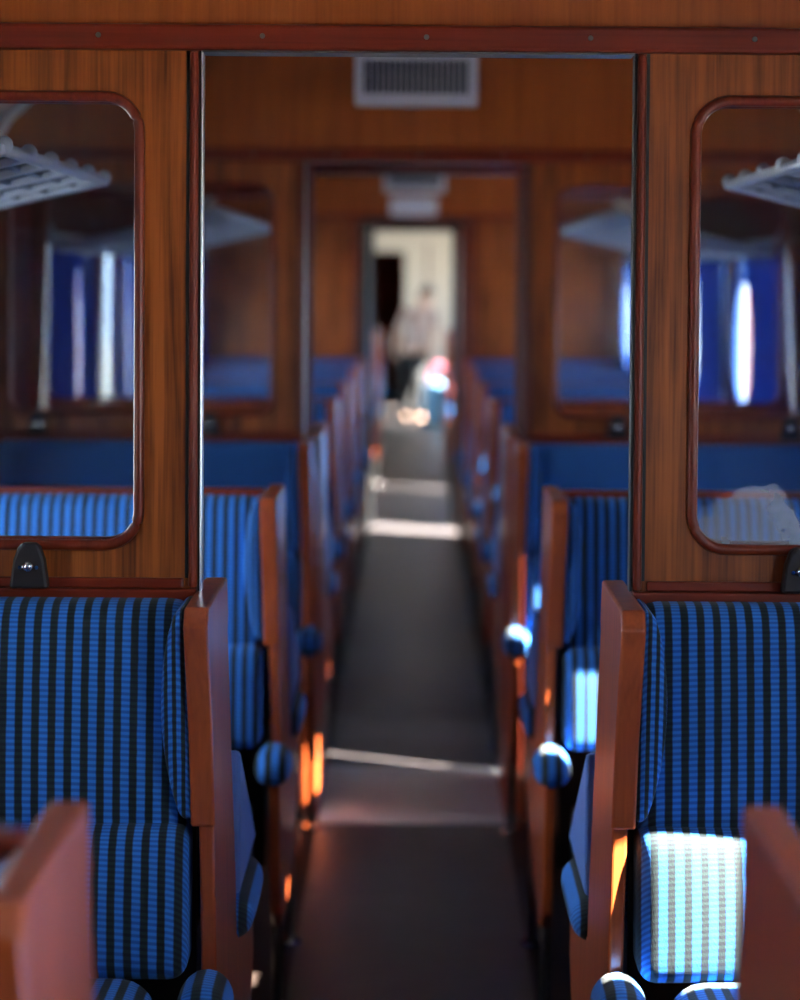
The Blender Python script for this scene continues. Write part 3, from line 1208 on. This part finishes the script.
pel = vadd((0, 0, 0.86), (0.125, 0.095))
wa = vadd((0, 0.0, 1.00), (0.105, 0.08), pel)
ch = vadd((0, -0.01, 1.18), (0.125, 0.09), wa)
sh_ = vadd((0, -0.01, 1.28), (0.09, 0.065), ch)
nk = vadd((0, -0.01, 1.35), 0.045, sh_)
hd0 = vadd((0, -0.015, 1.41), (0.062, 0.075), nk)
hd1 = vadd((0, -0.02, 1.48), (0.070, 0.085), hd0)
hd2 = vadd((0, -0.015, 1.535), (0.055, 0.065), hd1)
for s in (-1, 1):
    st = -0.16 * s                                           # mid stride
    hp = vadd((0.075 * s, 0.0, 0.80), 0.085, pel)
    kn = vadd((0.085 * s, st * 0.5 - 0.03, 0.45), 0.055, hp)
    an = vadd((0.085 * s, st + 0.03, 0.09), 0.035, kn)
    ft = vadd((0.09 * s, st - 0.02, 0.035), (0.035, 0.03), an)
    vadd((0.10 * s, st - 0.13, 0.025), (0.035, 0.02), ft)
    sl = vadd((0.155 * s, -0.01, 1.265), 0.050, sh_)
    el = vadd((0.205 * s, 0.03 + st * 0.3, 1.01), 0.038, sl)
    wr = vadd((0.20 * s, -0.10 + st * 0.2, 0.86), 0.026, el)
    pm = vadd((0.195 * s, -0.13 + st * 0.2, 0.80), (0.034, 0.018), wr)
    for fi in range(4):
        f1 = vadd((0.195 * s, -0.155 + st * 0.2 + 0.017 * fi, 0.765 - 0.004 * (fi in (1, 2))), 0.009, pm)
        vadd((0.182 * s, -0.158 + st * 0.2 + 0.018 * fi, 0.725 - 0.006 * (fi in (1, 2))), 0.008, f1)
    th = vadd((0.178 * s, -0.165 + st * 0.2, 0.805), 0.010, pm)
    vadd((0.168 * s, -0.178 + st * 0.2, 0.775), 0.009, th)
skin_mesh('body', V, E, R, SKINTONE, person)
# face details
for nm, parts in (('nose', [((0, -0.112, 1.463), 0.011)]), ('eyes', [((-0.028, -0.093, 1.485), 0.009), ((0.028, -0.093, 1.485), 0.009)])):
    bm = bmesh.new()
    for p, r in parts:
        bmesh.ops.create_uvsphere(bm, u_segments=8, v_segments=6, radius=r, matrix=Matrix.Translation(stoop(p)))
    link(nm, bm, SKINTONE if nm == 'nose' else BLACK, person, smooth=True)
bm = bmesh.new()
bmesh.ops.create_uvsphere(bm, u_segments=20, v_segments=14, radius=1)
for v in bm.verts:
    c = v.co.copy()
    front = c.y < -0.25 and c.z < 0.45
    k = 0.80 if front else 1.0
    v.co = Vector((c.x * 0.088 * (0.9 if front else 1), -0.010 + c.y * 0.098 * k, 1.485 + c.z * 0.092 - (0.05 if (c.z < -0.2 and c.y > 0) else 0)))
for v in bm.verts:
    v.co = Vector(stoop(v.co))
link('hair', bm, HAIR, person, smooth=True)
skin_mesh('blouse', [stoop(p) for p in [(0, 0, 0.82), (0, 0, 1.0), (0, -0.01, 1.18), (0, -0.01, 1.285), (-0.155, -0.01, 1.26), (-0.195, 0.025, 1.06), (0.155, -0.01, 1.26), (0.195, 0.0, 1.06)]],
          [(0, 1), (1, 2), (2, 3), (3, 4), (4, 5), (3, 6), (6, 7)],
          [(0.165, 0.125), (0.130, 0.105), (0.140, 0.108), (0.10, 0.075), 0.062, 0.055, 0.062, 0.055], BLOUSE, person)
V2, E2, R2 = [(0, 0, 0.88)], [], [(0.135, 0.105)]
for s in (-1, 1):
    st = -0.16 * s
    k0 = len(V2)
    V2 += [(0.074 * s, 0, 0.78), (0.080 * s, st * 0.5 - 0.03, 0.45), (0.085 * s, st + 0.03, 0.10)]
    R2 += [0.112, 0.085, 0.072]
    E2 += [(0, k0), (k0, k0 + 1), (k0 + 1, k0 + 2)]
skin_mesh('trousers', V2, E2, R2, TROUSER, person)
for s in (-1, 1):
    st = -0.16 * s
    link('shoe', cushion(0.095 * s - 0.045, 0.095 * s + 0.045, st - 0.17, st + 0.07, 0.002, 0.075, 0.03, 5), SHOE, person, smooth=True)

bag = thing('tote_bag', 'light blue bag standing on the floor right beside the walking person', 'bag', (0.27, 23.15, 0.003))
link('body', cushion(-0.14, 0.14, -0.09, 0.09, 0.0, 0.50, 0.05, 6, (0.02, 0.02, 0.02, 0.02, 0, 0)), BAGBLUE, bag, smooth=True)
bm = bmesh.new()
tube(bm, [(-0.08, 0, 0.48), (-0.075, 0, 0.60), (-0.03, 0, 0.69), (0.03, 0, 0.69), (0.075, 0, 0.60), (0.08, 0, 0.48)], 0.014, 8)
link('strap', bm, plain('pink bag strap', (0.55, 0.12, 0.22, 1), 0.6), bag, smooth=True)

# ------------------------------------------------------------------ outside: ground and daylight
m, nt, out = new_mat('pale track ballast')
b = principled(nt, out, Roughness=0.9)
tc = nt.nodes.new('ShaderNodeTexCoord')
n = nt.nodes.new('ShaderNodeTexNoise')
n.inputs['Scale'].default_value = 3
n.inputs['Detail'].default_value = 8
nt.links.new(tc.outputs['Object'], n.inputs['Vector'])
rp = nt.nodes.new('ShaderNodeValToRGB')
rp.color_ramp.elements[0].color = (0.16, 0.16, 0.15, 1)
rp.color_ramp.elements[1].color = (0.45, 0.44, 0.42, 1)
nt.links.new(n.outputs['Fac'], rp.inputs[0])
nt.links.new(rp.outputs[0], b.inputs['Base Color'])
bm = bmesh.new()
box(bm, -60, 60, -60, 90, -1.2, -1.1)
g = structure('ground', bm, m)

w = bpy.data.worlds.new('day')
bpy.context.scene.world = w
w.use_nodes = True
nt = w.node_tree
nt.nodes.clear()
out = nt.nodes.new('ShaderNodeOutputWorld')
bg = nt.nodes.new('ShaderNodeBackground')
bg.inputs[0].default_value = (0.72, 0.86, 1.0, 1)
bg.inputs[1].default_value = 4.5
nt.links.new(bg.outputs[0], out.inputs[0])

# sun: in through the right-hand windows, from a little behind the camera
sun = bpy.data.lights.new('sun', 'SUN')
sun.energy = 45
sun.angle = math.radians(0.53)
sun.color = (1.0, 0.93, 0.80)
so = bpy.data.objects.new('sun', sun)
C.objects.link(so)
SUN_K, SUN_T = 0.45, 0.95
d = Vector((-1, SUN_K, -SUN_T)).normalized()
so.rotation_euler = d.to_track_quat('-Z', 'Y').to_euler()
so.location = (8, -4, 9)


def portal(s, c, w, z0, z1):
    l = bpy.data.lights.new('sky_portal', 'AREA')
    l.shape = 'RECTANGLE'
    l.size = 2 * w
    l.size_y = z1 - z0
    l.cycles.is_portal = True
    o = bpy.data.objects.new('sky_portal', l)
    C.objects.link(o)
    o.location = (s * (HALF + 0.06), c, (z0 + z1) / 2)
    o.rotation_euler = Vector((-s, 0, 0)).to_track_quat('-Z', 'Z').to_euler()


for s in (-1, 1):
    for c, w_ in bays:
        portal(s, c, w_, WIN_Z0, WIN_Z1)
    for c, w_ in nb:
        portal(s, c, w_, 0.95, 1.80)
portal(-1, 6.65, 0.21, 0.25, 1.05)
portal(-1, 13.25, 0.25, 0.80, 1.85)
portal(1, 6.535, 0.05, 0.32, 1.86)
portal(1, 13.15, 0.17, 0.30, 1.88)

# ------------------------------------------------------------------ camera
cam = bpy.data.cameras.new('camera')
co = bpy.data.objects.new('camera', cam)
C.objects.link(co)
bpy.context.scene.camera = co
cam.sensor_fit = 'VERTICAL'
cam.sensor_height = 36
cam.sensor_width = 36
cam.lens = 36 * 2.100
PITCH, ROLL = math.radians(2.0), 0.0070
co.matrix_world = Matrix.Translation((-0.006, 0, EYE)) @ Matrix.Rotation(PI / 2 - PITCH, 4, 'X') @ Matrix.Rotation(ROLL, 4, 'Z')
cam.shift_x = -0.0125
cam.shift_y = -0.149
cam.clip_start = 0.05
cam.dof.use_dof = True
cam.dof.focus_distance = 3.20
cam.dof.aperture_fstop = 2.4

sc = bpy.context.scene
sc.view_settings.view_transform = 'Standard'
sc.view_settings.look = 'None'
sc.view_settings.gamma = 1
sc.view_settings.exposure = 2.15
sc.view_settings.use_curve_mapping = False
sc.cycles.max_bounces = 10
sc.cycles.diffuse_bounces = 6
sc.cycles.transparent_max_bounces = 24
sc.cycles.use_denoising = True
sc.cycles.sample_clamp_indirect = 6
